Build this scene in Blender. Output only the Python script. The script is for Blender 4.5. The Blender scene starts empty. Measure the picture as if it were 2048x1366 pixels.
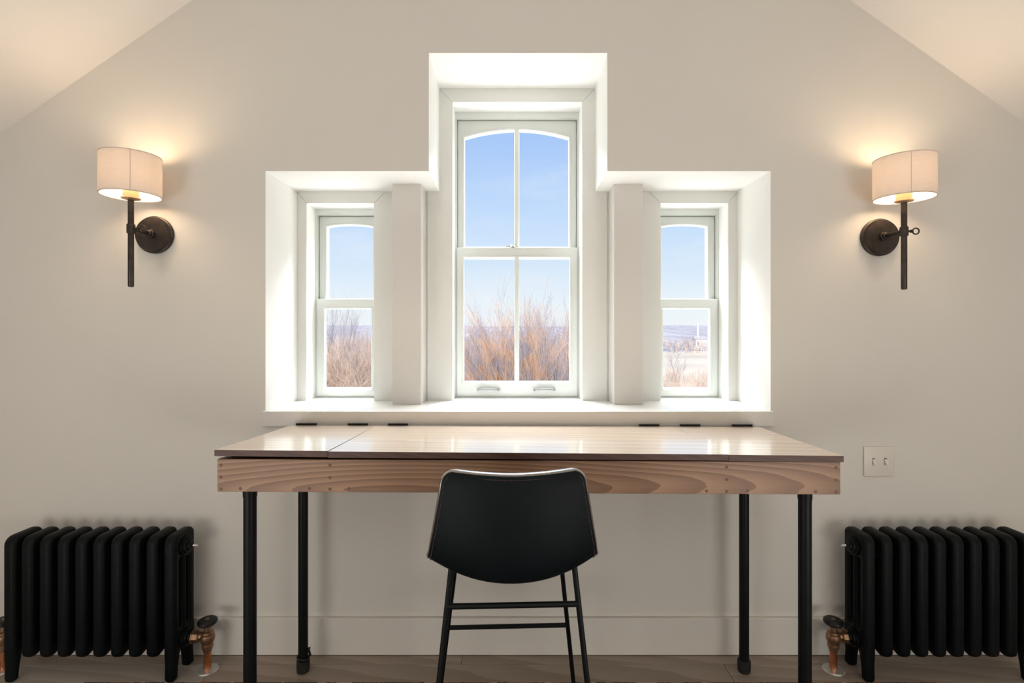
import bpy, bmesh, math, random
from mathutils import Vector, Matrix, noise

C = bpy.context.scene.collection
SC = bpy.context.scene
R = math.radians
PI = math.pi

# ------------------------------------------------------------------ camera
cam = bpy.data.cameras.new('camera')
cam.sensor_width = 36.0
cam.lens = 1034.0 / 2048.0 * 36.0
cam.shift_y = -23.0 / 2048.0
cam.clip_end = 3000
cam_o = bpy.data.objects.new('camera', cam)
C.objects.link(cam_o)
cam_o.location = (0, -2.0, 1.25)
cam_o.rotation_euler = (R(90), 0, 0)
SC.camera = cam_o

# ------------------------------------------------------------------ view, sky, sun, large lights
SC.view_settings.view_transform = 'Standard'
SC.view_settings.look = 'None'
SC.view_settings.gamma = 1.0
SC.view_settings.use_curve_mapping = False
SC.view_settings.exposure = 0.0
SC.cycles.max_bounces = 10
SC.cycles.diffuse_bounces = 6
SC.cycles.transparent_max_bounces = 16
SC.cycles.caustics_reflective = False
SC.cycles.caustics_refractive = False
SC.cycles.sample_clamp_indirect = 6.0

world = bpy.data.worlds.new('sky')
SC.world = world
world.use_nodes = True
nt = world.node_tree
nt.nodes.clear()
wo = nt.nodes.new('ShaderNodeOutputWorld')
bg = nt.nodes.new('ShaderNodeBackground')
tc = nt.nodes.new('ShaderNodeTexCoord')
sx = nt.nodes.new('ShaderNodeSeparateXYZ')
ramp = nt.nodes.new('ShaderNodeValToRGB')
nt.links.new(tc.outputs['Generated'], sx.inputs[0])
nt.links.new(sx.outputs['Z'], ramp.inputs[0])
els = ramp.color_ramp.elements
els[0].position = 0.0
els[0].color = (0.92, 0.965, 1.0, 1)
els[1].position = 1.0
els[1].color = (0.17, 0.33, 0.80, 1)
for p, c in ((0.05, (0.86, 0.935, 1.0)), (0.12, (0.70, 0.84, 1.0)), (0.22, (0.55, 0.73, 1.0)), (0.37, (0.38, 0.58, 0.97))):
    e = els.new(p)
    e.color = (*c, 1)
mp = nt.nodes.new('ShaderNodeMapping')
mp.inputs['Scale'].default_value = (2.2, 2.2, 9.0)
cn = nt.nodes.new('ShaderNodeTexNoise')
cn.inputs['Scale'].default_value = 1.6
cn.inputs['Detail'].default_value = 6
cn.inputs['Roughness'].default_value = 0.6
cr = nt.nodes.new('ShaderNodeValToRGB')
cr.color_ramp.elements[0].position = 0.5
cr.color_ramp.elements[1].position = 0.85
cr.color_ramp.elements[1].color = (0.55, 0.55, 0.55, 1)
mx = nt.nodes.new('ShaderNodeMixRGB')
mx.inputs['Color2'].default_value = (0.92, 0.96, 1.0, 1)
nt.links.new(tc.outputs['Generated'], mp.inputs[0])
nt.links.new(mp.outputs[0], cn.inputs[0])
nt.links.new(cn.outputs['Fac'], cr.inputs[0])
nt.links.new(cr.outputs[0], mx.inputs['Fac'])
nt.links.new(ramp.outputs[0], mx.inputs['Color1'])
nt.links.new(mx.outputs[0], bg.inputs[0])
bg.inputs[1].default_value = 1.0
nt.links.new(bg.outputs[0], wo.inputs[0])


def lamp(name, kind, loc, aim=None, **kw):
    l = bpy.data.lights.new(name, kind)
    for k, v in kw.items():
        setattr(l, k, v)
    o = bpy.data.objects.new(name, l)
    C.objects.link(o)
    o.location = loc
    if aim is not None:
        o.rotation_euler = (Vector(aim) - Vector(loc)).to_track_quat('-Z', 'Y').to_euler()
    return o


# sun from behind the house, over the roof: lights the fields and trees, never the window wall
lamp('sun', 'SUN', (-20, -40, 40), (0, 20, 0), energy=5.4, angle=R(0.6), color=(1.0, 0.94, 0.84))
# lamp added outside, above the sightline, to boost daylight through the three windows
lamp('window_fill', 'AREA', (0.02, 2.3, 4.3), (0.02, 0.1, 1.0), energy=1400, shape='RECTANGLE',
     size=4.6, size_y=2.4, color=(0.97, 0.99, 1.0))
# lamp added outside below the windows, brightening their lintels from underneath
lamp('ground_fill', 'AREA', (0.02, 2.4, -0.5), (0.02, 0.2, 2.0), energy=160, shape='RECTANGLE',
     size=4.6, size_y=1.6, color=(1.0, 0.98, 0.95))
# soft fill lamp added behind the photographer, not a fixture of the room
lamp('room_light', 'AREA', (0.0, -3.3, 2.75), (0.0, 0.0, 1.6), energy=9, shape='RECTANGLE',
     size=2.4, size_y=1.0, color=(1.0, 0.965, 0.92))
for sx_ in (-1, 1):  # added fill lamps near the floor, thrown up to brighten ceiling and walls
    lamp('room_uplight', 'AREA', (1.7 * sx_, -2.6, 0.35), (0.6 * sx_, -1.2, 2.6), energy=22.5, shape='RECTANGLE',
         size=1.1, size_y=1.0, color=(1.0, 0.965, 0.92))

# ------------------------------------------------------------------ materials
MATS = {}


def mat(name, col, rough=0.6, metal=0.0, spec=0.5, coat=0.0, coat_rough=0.1, bump=None, vary=None):
    """principled material; vary=(scale, amount) mottles the colour, bump=(scale, strength) adds fine relief"""
    m = bpy.data.materials.new(name)
    m.use_nodes = True
    n = m.node_tree
    b = n.nodes['Principled BSDF']
    b.inputs['Base Color'].default_value = (*col, 1)
    b.inputs['Roughness'].default_value = rough
    b.inputs['Metallic'].default_value = metal
    b.inputs['Specular IOR Level'].default_value = spec
    b.inputs['Coat Weight'].default_value = coat
    b.inputs['Coat Roughness'].default_value = coat_rough
    t = n.nodes.new('ShaderNodeTexCoord')
    if vary:
        z = n.nodes.new('ShaderNodeTexNoise')
        z.inputs['Scale'].default_value = vary[0]
        z.inputs['Detail'].default_value = 4
        n.links.new(t.outputs['Object'], z.inputs[0])
        r = n.nodes.new('ShaderNodeValToRGB')
        a = vary[1]
        r.color_ramp.elements[0].position = 0.3
        r.color_ramp.elements[1].position = 0.7
        r.color_ramp.elements[0].color = (*[c * (1 - a) for c in col], 1)
        r.color_ramp.elements[1].color = (*[min(1, c * (1 + a)) for c in col], 1)
        n.links.new(z.outputs['Fac'], r.inputs[0])
        n.links.new(r.outputs[0], b.inputs['Base Color'])
    if bump:
        z = n.nodes.new('ShaderNodeTexNoise')
        z.inputs['Scale'].default_value = bump[0]
        z.inputs['Detail'].default_value = 3
        n.links.new(t.outputs['Object'], z.inputs[0])
        bp = n.nodes.new('ShaderNodeBump')
        bp.inputs['Strength'].default_value = bump[1]
        bp.inputs['Distance'].default_value = 0.002
        n.links.new(z.outputs['Fac'], bp.inputs['Height'])
        n.links.new(bp.outputs[0], b.inputs['Normal'])
    MATS[name] = m
    return m


def wood(name, light, dark, ring=26.0, rough=0.5, coat=0.0, coat_rough=0.1, offs=(0, 0, 0), squash=0.14, distort=1.0,
         spec=0.5, grain=0.35, rand=1.0):
    """long-grained wood: growth rings of a log lying along x, cut by the board, plus fine pores"""
    m = bpy.data.materials.new(name)
    m.use_nodes = True
    n = m.node_tree
    L = n.links.new
    b = n.nodes['Principled BSDF']
    b.inputs['Roughness'].default_value = rough
    b.inputs['Specular IOR Level'].default_value = spec
    b.inputs['Coat Weight'].default_value = coat
    b.inputs['Coat Roughness'].default_value = coat_rough
    t = n.nodes.new('ShaderNodeTexCoord')
    oi = n.nodes.new('ShaderNodeObjectInfo')
    sh = n.nodes.new('ShaderNodeVectorMath')
    sh.operation = 'MULTIPLY_ADD'
    cmb = n.nodes.new('ShaderNodeCombineXYZ')
    for i in range(3):
        L(oi.outputs['Random'], cmb.inputs[i])
    L(cmb.outputs[0], sh.inputs[0])
    sh.inputs[1].default_value = (3.7 * rand, 0.31 * rand, 0.37 * rand)
    L(t.outputs['Object'], sh.inputs[2])
    mp = n.nodes.new('ShaderNodeMapping')
    mp.inputs['Location'].default_value = offs
    mp.inputs['Scale'].default_value = (squash, 1, 1)
    L(sh.outputs[0], mp.inputs[0])
    nz = n.nodes.new('ShaderNodeTexNoise')
    nz.inputs['Scale'].default_value = 5.0
    nz.inputs['Detail'].default_value = 2
    L(mp.outputs[0], nz.inputs[0])
    ad = n.nodes.new('ShaderNodeVectorMath')
    ad.operation = 'MULTIPLY_ADD'
    L(nz.outputs['Color'], ad.inputs[0])
    ad.inputs[1].default_value = (0.09 * distort,) * 3
    L(mp.outputs[0], ad.inputs[2])
    w = n.nodes.new('ShaderNodeTexWave')
    w.wave_type = 'RINGS'
    w.rings_direction = 'SPHERICAL'
    w.wave_profile = 'SAW'
    w.inputs['Scale'].default_value = ring
    w.inputs['Distortion'].default_value = 1.2
    w.inputs['Detail'].default_value = 2
    w.inputs['Detail Scale'].default_value = 1.5
    L(ad.outputs[0], w.inputs[0])
    mp2 = n.nodes.new('ShaderNodeMapping')
    mp2.inputs['Scale'].default_value = (6, 260, 260)
    L(sh.outputs[0], mp2.inputs[0])
    fz = n.nodes.new('ShaderNodeTexNoise')
    fz.inputs['Scale'].default_value = 1.0
    fz.inputs['Detail'].default_value = 4
    L(mp2.outputs[0], fz.inputs[0])
    mm = n.nodes.new('ShaderNodeMath')
    mm.operation = 'MULTIPLY_ADD'
    L(fz.outputs['Fac'], mm.inputs[0])
    mm.inputs[1].default_value = grain
    L(w.outputs['Fac'], mm.inputs[2])
    r = n.nodes.new('ShaderNodeValToRGB')
    r.color_ramp.elements[0].position = 0.15
    r.color_ramp.elements[1].position = 1.25 if False else 1.0
    r.color_ramp.elements[0].color = (*light, 1)
    r.color_ramp.elements[1].color = (*dark, 1)
    L(mm.outputs[0], r.inputs[0])
    L(r.outputs[0], b.inputs['Base Color'])
    bp = n.nodes.new('ShaderNodeBump')
    bp.inputs['Strength'].default_value = 0.06
    bp.inputs['Distance'].default_value = 0.001
    L(fz.outputs['Fac'], bp.inputs['Height'])
    L(bp.outputs[0], b.inputs['Normal'])
    MATS[name] = m
    return m


WALL = mat('wall_paint', (0.695, 0.67, 0.62), 0.75, spec=0.25, bump=(420, 0.10), vary=(1.4, 0.012))
CEIL = mat('ceiling_paint', (0.86, 0.84, 0.81), 0.85, spec=0.2, bump=(420, 0.06))
WHITE = mat('white_trim_paint', (0.745, 0.75, 0.715), 0.38, spec=0.45)
REVEAL = mat('white_reveal_paint', (0.89, 0.89, 0.87), 0.6, spec=0.3)
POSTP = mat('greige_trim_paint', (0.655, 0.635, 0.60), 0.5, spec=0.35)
SILLP = mat('white_sill_gloss', (0.84, 0.83, 0.81), 0.16, spec=0.6)
BASEP = mat('baseboard_paint', (0.71, 0.68, 0.63), 0.5, spec=0.35)
SASHP = mat('sash_paint', (0.70, 0.73, 0.70), 0.4, spec=0.4)
CHROME = mat('chrome', (0.75, 0.74, 0.72), 0.15, metal=1.0)
FLANGE = mat('pale_flange', (0.62, 0.60, 0.57), 0.25, metal=0.6)
SATIN = mat('satin_nickel', (0.42, 0.43, 0.43), 0.28, metal=1.0)
IRON = mat('black_cast_iron_paint', (0.0014, 0.0028, 0.0036), 0.5, spec=0.18, bump=(180, 0.25))
PIPE = mat('black_pipe', (0.003, 0.0042, 0.005), 0.45, spec=0.22, vary=(20, 0.3))
PIPECAP = mat('pipe_fitting', (0.02, 0.022, 0.02), 0.5, metal=0.4, vary=(30, 0.4))
BRASS = mat('aged_brass', (0.33, 0.20, 0.12), 0.38, metal=0.9, vary=(60, 0.25))
COPPER = mat('copper', (0.72, 0.30, 0.15), 0.32, metal=1.0, vary=(40, 0.2))
BRONZE = mat('oiled_bronze', (0.052, 0.042, 0.036), 0.42, metal=0.75, spec=0.5, vary=(40, 0.25))
SOCKET = mat('lamp_socket', (0.55, 0.36, 0.22), 0.4, metal=0.6)
LEATHER = mat('black_leather', (0.0032, 0.0062, 0.0080), 0.55, spec=0.17, bump=(260, 0.22), vary=(9, 0.2))
PIPING = mat('leather_edge', (0.10, 0.08, 0.07), 0.3, spec=1.0, coat=1.0, coat_rough=0.24)
PIPING.node_tree.nodes['Principled BSDF'].inputs['Coat IOR'].default_value = 2.2
THREAD = mat('stitch_thread', (0.12, 0.075, 0.06), 0.6)
STEEL = mat('black_steel_tube', (0.003, 0.005, 0.0055), 0.45, spec=0.25)
RUBBER = mat('black_handwheel', (0.006, 0.007, 0.008), 0.4, spec=0.4)
PLASTIC = mat('ivory_plastic', (0.70, 0.66, 0.60), 0.35, spec=0.5)
PLASTIC2 = mat('toggle_plastic', (0.78, 0.72, 0.66), 0.3, spec=0.5)
SLOT = mat('dark_slot', (0.05, 0.045, 0.04), 0.8)
GAPM = mat('dark_gap', (0.02, 0.016, 0.013), 0.9)
LIDW = wood('varnished_oak', (0.77, 0.65, 0.53), (0.66, 0.52, 0.40), ring=12, rough=0.33, coat=1.0, coat_rough=0.11,
            offs=(0.3, 0.5, 0.35), squash=0.05, distort=1.6)
LIDW.node_tree.nodes['Principled BSDF'].inputs['Coat IOR'].default_value = 2.0
EDGEW = wood('dark_lid_edge', (0.10, 0.045, 0.032), (0.07, 0.03, 0.022), ring=30, rough=0.5)  # lid wood darkened: the backlit edge's shade is put into the colour
APRONW = wood('ash_apron', (0.39, 0.225, 0.130), (0.22, 0.115, 0.062), ring=30, rough=0.5, coat=0.1, coat_rough=0.3,
              offs=(0.002, 0.0, 0.008), squash=0.085, distort=0.55, rand=0.0)
PLUGW = mat('walnut_plug', (0.16, 0.07, 0.04), 0.5)
FLOORW = wood('floor_oak', (0.36, 0.295, 0.245), (0.28, 0.228, 0.186), ring=10, rough=0.5, coat=0.1, coat_rough=0.4,
              offs=(0.4, 0.3, 0.2), squash=0.12, spec=0.35)
FLOORG = wood('floor_oak_pale', (0.46, 0.41, 0.355), (0.37, 0.325, 0.28), ring=10, rough=0.5, coat=0.1, coat_rough=0.4,
              offs=(0.4, 0.3, 0.2), squash=0.12, spec=0.35)
RUGM = [mat('rug_' + n, c, 0.95, spec=0.1) for n, c in (
    ('black', (0.012, 0.011, 0.011)), ('rust', (0.30, 0.075, 0.02)), ('cream', (0.50, 0.40, 0.29)),
    ('brown', (0.10, 0.045, 0.025)), ('sand', (0.33, 0.22, 0.13)), ('red', (0.16, 0.02, 0.012)),
    ('grey', (0.13, 0.13, 0.12)))]

# shade cloth lets the bulb glow through
SHADE = bpy.data.materials.new('linen_shade')
SHADE.use_nodes = True
n = SHADE.node_tree
n.nodes.clear()
out = n.nodes.new('ShaderNodeOutputMaterial')
d = n.nodes.new('ShaderNodeBsdfDiffuse')
tr = n.nodes.new('ShaderNodeBsdfTranslucent')
ms = n.nodes.new('ShaderNodeMixShader')
t = n.nodes.new('ShaderNodeTexCoord')
wv = n.nodes.new('ShaderNodeTexNoise')
mpn = n.nodes.new('ShaderNodeMapping')
mpn.inputs['Scale'].default_value = (60, 60, 420)
wv.inputs['Scale'].default_value = 1.0
wv.inputs['Detail'].default_value = 3
rp = n.nodes.new('ShaderNodeValToRGB')
rp.color_ramp.elements[0].color = (0.76, 0.69, 0.62, 1)
rp.color_ramp.elements[1].color = (0.86, 0.80, 0.74, 1)
n.links.new(t.outputs['Object'], mpn.inputs[0])
n.links.new(mpn.outputs[0], wv.inputs[0])
n.links.new(wv.outputs['Fac'], rp.inputs[0])
n.links.new(rp.outputs[0], d.inputs[0])
n.links.new(rp.outputs[0], tr.inputs[0])
ms.inputs[0].default_value = 0.26
n.links.new(d.outputs[0], ms.inputs[1])
n.links.new(tr.outputs[0], ms.inputs[2])
n.links.new(ms.outputs[0], out.inputs[0])
SHADETRIM = mat('shade_binding', (0.62, 0.55, 0.49), 0.8)

GLASS = bpy.data.materials.new('window_glass')
GLASS.use_nodes = True
n = GLASS.node_tree
n.nodes.clear()
out = n.nodes.new('ShaderNodeOutputMaterial')
tp = n.nodes.new('ShaderNodeBsdfTransparent')
tp.inputs[0].default_value = (0.985, 0.99, 0.988, 1)
gl = n.nodes.new('ShaderNodeBsdfGlossy')
gl.inputs['Roughness'].default_value = 0.02
lw = n.nodes.new('ShaderNodeLayerWeight')
lw.inputs['Blend'].default_value = 0.5
pw = n.nodes.new('ShaderNodeMath')
pw.operation = 'POWER'
pw.inputs[1].default_value = 5.0
n.links.new(lw.outputs['Facing'], pw.inputs[0])
ma = n.nodes.new('ShaderNodeMath')
ma.operation = 'MULTIPLY_ADD'
ma.inputs[1].default_value = 0.6
ma.inputs[2].default_value = 0.006
n.links.new(pw.outputs[0], ma.inputs[0])
ms = n.nodes.new('ShaderNodeMixShader')
n.links.new(ma.outputs[0], ms.inputs[0])
n.links.new(tp.outputs[0], ms.inputs[1])
n.links.new(gl.outputs[0], ms.inputs[2])
n.links.new(ms.outputs[0], out.inputs[0])

FIELD = mat('dry_field', (0.84, 0.71, 0.55), 0.95, spec=0.05, vary=(0.03, 0.15))
TRUNK = mat('bare_bark', (0.30, 0.245, 0.22), 0.9, spec=0.1)
TRUNKD = mat('dark_bark', (0.17, 0.14, 0.13), 0.9, spec=0.1)
TWIGO = mat('russet_twigs', (0.66, 0.43, 0.30), 0.9, spec=0.05)
TWIGG = mat('grey_twigs', (0.40, 0.36, 0.39), 0.9, spec=0.05)
TWIGP = mat('pale_twigs', (0.66, 0.52, 0.43), 0.9, spec=0.05)
SNOWY = mat('white_stone', (0.80, 0.80, 0.80), 0.7)
BUILD = mat('far_white_wall', (0.66, 0.64, 0.63), 0.8)
ROOFG = mat('far_grey_roof', (0.48, 0.46, 0.47), 0.8)
HILL = bpy.data.materials.new('wooded_hill')
HILL.use_nodes = True
n = HILL.node_tree
b = n.nodes['Principled BSDF']
b.inputs['Roughness'].default_value = 1.0
b.inputs['Specular IOR Level'].default_value = 0.0
t = n.nodes.new('ShaderNodeTexCoord')
z = n.nodes.new('ShaderNodeTexNoise')
mpn = n.nodes.new('ShaderNodeMapping')
mpn.inputs['Scale'].default_value = (0.28, 0.008, 0.28)
n.links.new(t.outputs['Object'], mpn.inputs[0])
n.links.new(mpn.outputs[0], z.inputs[0])
z.inputs['Scale'].default_value = 1.0
z.inputs['Detail'].default_value = 6
z.inputs['Roughness'].default_value = 0.7
rp = n.nodes.new('ShaderNodeValToRGB')
rp.color_ramp.elements[0].position = 0.34
rp.color_ramp.elements[1].position = 0.68
rp.color_ramp.elements[0].color = (0.36, 0.335, 0.355, 1)
rp.color_ramp.elements[1].color = (0.80, 0.745, 0.735, 1)
n.links.new(z.outputs['Fac'], rp.inputs[0])
n.links.new(rp.outputs[0], b.inputs['Base Color'])

# ------------------------------------------------------------------ mesh helpers (world coordinates)


def finish(me, smooth=None):
    if smooth is not None:
        for p in me.polygons:
            p.use_smooth = True
        me.set_sharp_from_angle(angle=R(smooth))


def obj(name, bm, m, parent=None, smooth=30):
    """one mesh object from a bmesh (or mesh) built in world coordinates; parented ones are shifted to the parent's frame"""
    if isinstance(bm, bmesh.types.BMesh):
        bmesh.ops.recalc_face_normals(bm, faces=bm.faces)
        me = bpy.data.meshes.new(name)
        bm.to_mesh(me)
        bm.free()
    else:
        me = bm
        me.name = name
    ms = m if isinstance(m, (list, tuple)) else [m]
    for q in ms:
        me.materials.append(q)
    if smooth:
        finish(me, smooth)
    o = bpy.data.objects.new(name, me)
    C.objects.link(o)
    if parent is not None:
        o.parent = parent
        off = Vector((0, 0, 0))
        p = parent
        while p is not None:
            off += Vector(p.location)
            p = p.parent
        me.transform(Matrix.Translation(-off))
    return o


def recenter(o):
    """put the object's own origin at the middle of its mesh (keeps world position)"""
    me = o.data
    c = sum((v.co for v in me.vertices), Vector()) / max(1, len(me.vertices))
    me.transform(Matrix.Translation(-c))
    o.location = Vector(o.location) + c
    return o


def thing(name, label, cat, loc=(0, 0, 0), group=None, kind=None):
    o = bpy.data.objects.new(name, None)
    C.objects.link(o)
    o.location = loc
    o.empty_display_size = 0.1
    tag(o, label, cat, group, kind)
    return o


def tag(o, label=None, cat=None, group=None, kind=None):
    for k, v in (('label', label), ('category', cat), ('group', group), ('kind', kind)):
        if v:
            o[k] = v
    return o


def struct(o, label=None):
    o['kind'] = 'structure'
    if label:
        o['label'] = label
        o['category'] = {'wall': 'wall', 'floor': 'floor', 'ceiling': 'ceiling', 'window': 'window', 'trim': 'trim',
                         'baseboard': 'baseboard'}.get(o.name.split('_')[0], 'trim')
    return o


def box(x0, x1, y0, y1, z0, z1, bev=0.0, seg=2, bm=None):
    b = bmesh.new()
    v = [b.verts.new(p) for p in ((x0, y0, z0), (x1, y0, z0), (x1, y1, z0), (x0, y1, z0),
                                  (x0, y0, z1), (x1, y0, z1), (x1, y1, z1), (x0, y1, z1))]
    for f in ((3, 2, 1, 0), (4, 5, 6, 7), (0, 1, 5, 4), (1, 2, 6, 5), (2, 3, 7, 6), (3, 0, 4, 7)):
        b.faces.new([v[i] for i in f])
    if bev:
        bmesh.ops.bevel(b, geom=list(b.edges), offset=bev, segments=seg, affect='EDGES', profile=0.5)
    if bm is None:
        return b
    merge(bm, b)
    return bm


def merge(bm, b):
    me = bpy.data.meshes.new('tmp')
    b.to_mesh(me)
    b.free()
    bm.from_mesh(me)
    bpy.data.meshes.remove(me)


def frames(path):
    """parallel-transport frames along a polyline"""
    P = [Vector(p) for p in path]
    T = []
    for i in range(len(P)):
        a = P[max(0, i - 1)]
        c = P[min(len(P) - 1, i + 1)]
        T.append((c - a).normalized())
    up = Vector((0, 0, 1)) if abs(T[0].z) < 0.9 else Vector((1, 0, 0))
    N = (up - T[0] * up.dot(T[0])).normalized()
    res = []
    for i in range(len(P)):
        N = (N - T[i] * N.dot(T[i])).normalized()
        res.append((P[i], N, T[i].cross(N)))
    return res


def tube(bm, path, rad, seg=12, cap=True):
    rads = rad if isinstance(rad, (list, tuple)) else [rad] * len(path)
    rings = []
    for (p, nn, bb), r in zip(frames(path), rads):
        rings.append([bm.verts.new(p + nn * (r * math.cos(2 * PI * k / seg)) + bb * (r * math.sin(2 * PI * k / seg)))
                      for k in range(seg)])
    for a, c in zip(rings, rings[1:]):
        for k in range(seg):
            bm.faces.new((a[k], a[(k + 1) % seg], c[(k + 1) % seg], c[k]))
    if cap:
        bm.faces.new(list(reversed(rings[0])))
        bm.faces.new(rings[-1])
    return bm


def lathe(bm, prof, origin, axis=(0, 0, 1), seg=32):
    """prof = [(radius, height)] along axis from origin; radius 0 closes to a point"""
    o = Vector(origin)
    q = Vector((0, 0, 1)).rotation_difference(Vector(axis).normalized())
    rings = []
    for r, h in prof:
        if r < 1e-6:
            rings.append([bm.verts.new(o + q @ Vector((0, 0, h)))])
        else:
            rings.append([bm.verts.new(o + q @ Vector((r * math.cos(2 * PI * k / seg), r * math.sin(2 * PI * k / seg), h)))
                          for k in range(seg)])
    for a, c in zip(rings, rings[1:]):
        for k in range(seg):
            k2 = (k + 1) % seg
            if len(a) == 1 and len(c) == 1:
                continue
            if len(a) == 1:
                bm.faces.new((a[0], c[k2], c[k]))
            elif len(c) == 1:
                bm.faces.new((a[k], a[k2], c[0]))
            else:
                bm.faces.new((a[k], a[k2], c[k2], c[k]))
    if len(rings[0]) > 1:
        bm.faces.new(list(reversed(rings[0])))
    if len(rings[-1]) > 1:
        bm.faces.new(rings[-1])
    return bm


def torus(bm, center, R0, r, axis=(0, 1, 0), seg=28, s2=10):
    o = Vector(center)
    q = Vector((0, 0, 1)).rotation_difference(Vector(axis).normalized())
    rings = []
    for i in range(seg):
        a = 2 * PI * i / seg
        rings.append([bm.verts.new(o + q @ Vector(((R0 + r * math.cos(2 * PI * j / s2)) * math.cos(a),
                                                   (R0 + r * math.cos(2 * PI * j / s2)) * math.sin(a),
                                                   r * math.sin(2 * PI * j / s2)))) for j in range(s2)])
    for i in range(seg):
        a, c = rings[i], rings[(i + 1) % seg]
        for j in range(s2):
            bm.faces.new((a[j], a[(j + 1) % s2], c[(j + 1) % s2], c[j]))
    return bm


def plate(outer, holes, y0, y1, bevel=0.0, res=2, axis='Y'):
    """a slab with holes: loops are (x, z) points, thickness from y0 to y1 (axis 'Y'), or
    (y, z) points with thickness along x (axis 'X'); the rim is rounded by `bevel`"""
    cu = bpy.data.curves.new('tmp', 'CURVE')
    cu.dimensions = '2D'
    cu.fill_mode = 'BOTH'
    for lp in [outer] + list(holes):
        sp = cu.splines.new('POLY')
        sp.points.add(len(lp) - 1)
        for p, (a, c) in zip(sp.points, lp):
            p.co = (a, c, 0, 1)
        sp.use_cyclic_u = True
    cu.extrude = max(1e-5, (y1 - y0) / 2 - bevel)
    cu.bevel_depth = bevel
    cu.bevel_resolution = res
    cu.offset = -bevel
    o = bpy.data.objects.new('tmp', cu)
    C.objects.link(o)
    dg = bpy.context.evaluated_depsgraph_get()
    me = bpy.data.meshes.new_from_object(o.evaluated_get(dg))
    bpy.data.objects.remove(o)
    bpy.data.curves.remove(cu)
    mid = (y0 + y1) / 2
    if axis == 'Y':     # (x, z, n) -> (x, mid - n, z)
        M = Matrix(((1, 0, 0, 0), (0, 0, -1, mid), (0, 1, 0, 0), (0, 0, 0, 1)))
    else:               # (y, z, n) -> (mid + n, y, z)
        M = Matrix(((0, 0, 1, mid), (1, 0, 0, 0), (0, 1, 0, 0), (0, 0, 0, 1)))
    me.transform(M)
    bm = bmesh.new()
    bm.from_mesh(me)
    bpy.data.meshes.remove(me)
    bmesh.ops.remove_doubles(bm, verts=bm.verts, dist=1e-5)
    for f in bm.faces:
        f.smooth = False
    return bm


def rect(x0, x1, z0, z1):
    return [(x0, z0), (x1, z0), (x1, z1), (x0, z1)]


def rrect(x0, x1, z0, z1, r, k=5):
    pts = []
    for cx, cz, a in ((x1 - r, z0 + r, -90), (x1 - r, z1 - r, 0), (x0 + r, z1 - r, 90), (x0 + r, z0 + r, 180)):
        for i in range(k + 1):
            t = R(a + 90 * i / k)
            pts.append((cx + r * math.cos(t), cz + r * math.sin(t)))
    return pts


def arched(x0, x1, z0, zs, za, k=16):
    """rectangle whose top is a flat arch springing at zs, apex za"""
    h = za - zs
    w = (x1 - x0) / 2
    rad = (w * w + h * h) / (2 * h)
    cx, cz = (x0 + x1) / 2, za - rad
    a0 = math.asin(w / rad)
    return [(x0, z0), (x1, z0)] + [(cx + rad * math.sin(a0 - 2 * a0 * i / k), cz + rad * math.cos(a0 - 2 * a0 * i / k))
                                   for i in range(k + 1)]


# ------------------------------------------------------------------ room shell
XC = 0.0235                 # middle of the window group
YB = 0.2936                 # back plane of the niche
ZS = 0.937                  # top of the window sill
XL, XR, YR = -2.45, 2.5, -4.6
ZRL, SLL = 2.5266, 0.696    # roof slopes


def zroof(x):
    return min(2.5266 + 0.696 * (x + 1.236), 2.5266 - 0.704 * (x - 1.3075))


XP = 0.0432
ZP = zroof(XP)
TU = 0.06     # the wall runs up into the roof
gable = [(XL, -0.02), (XR, -0.02), (XR, zroof(XR) + TU), (XP, ZP + TU), (XL, zroof(XL) + TU)]
# niche: two low shoulders and a tall middle
HW, HT, ZL, ZT = 0.977, 0.3453, 1.8645, 2.3216
niche = [(XC - HW, ZS - 0.01), (XC + HW, ZS - 0.01), (XC + HW, ZL), (XC + HT, ZL), (XC + HT, ZT), (XC - HT, ZT),
         (XC - HT, ZL), (XC - HW, ZL)]
WCH, WCT = 0.2875, 2.262    # centre opening half width, top
WSO, WSH, WST = 0.786, 0.150, 1.8125
opens = [rect(XC - WCH, XC + WCH, ZS - 0.01, WCT)] + [rect(XC + s * WSO - WSH, XC + s * WSO + WSH, ZS - 0.01, WST) for s in (-1, 1)]

bm = plate(gable, [niche], 0.0, 0.30)
b2 = plate(gable, opens, 0.30, 0.52)
merge(bm, b2)
wb = obj('wall_back', bm, [WALL, REVEAL], smooth=None)
for p in wb.data.polygons:
    p.material_index = 0 if p.center.y < 0.002 else 1
struct(wb, 'greige gable wall with the stepped white window niche')

struct(obj('wall_left', box(XL - 0.1, XL, YR, 0.0, -0.02, zroof(XL) + 0.05), WALL, smooth=None), 'low greige knee wall on the left side')
struct(obj('wall_right', box(XR, XR + 0.1, YR, 0.0, -0.02, zroof(XR) + 0.05), WALL, smooth=None), 'low greige knee wall on the right side')
bm = plate(gable, [], YR - 0.1, YR)
struct(obj('wall_front', bm, WALL, smooth=None), 'plain gable wall behind the photographer')
roof_t = 0.12
prof = [(XL - 0.1, zroof(XL - 0.1)), (XP, ZP), (XR + 0.1, zroof(XR + 0.1)), (XR + 0.1, zroof(XR + 0.1) + roof_t),
        (XP, ZP + roof_t), (XL - 0.1, zroof(XL - 0.1) + roof_t)]
struct(obj('ceiling', plate(prof, [], YR - 0.1, 0.56), CEIL, smooth=None), 'white sloped attic ceiling meeting at a ridge')

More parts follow.
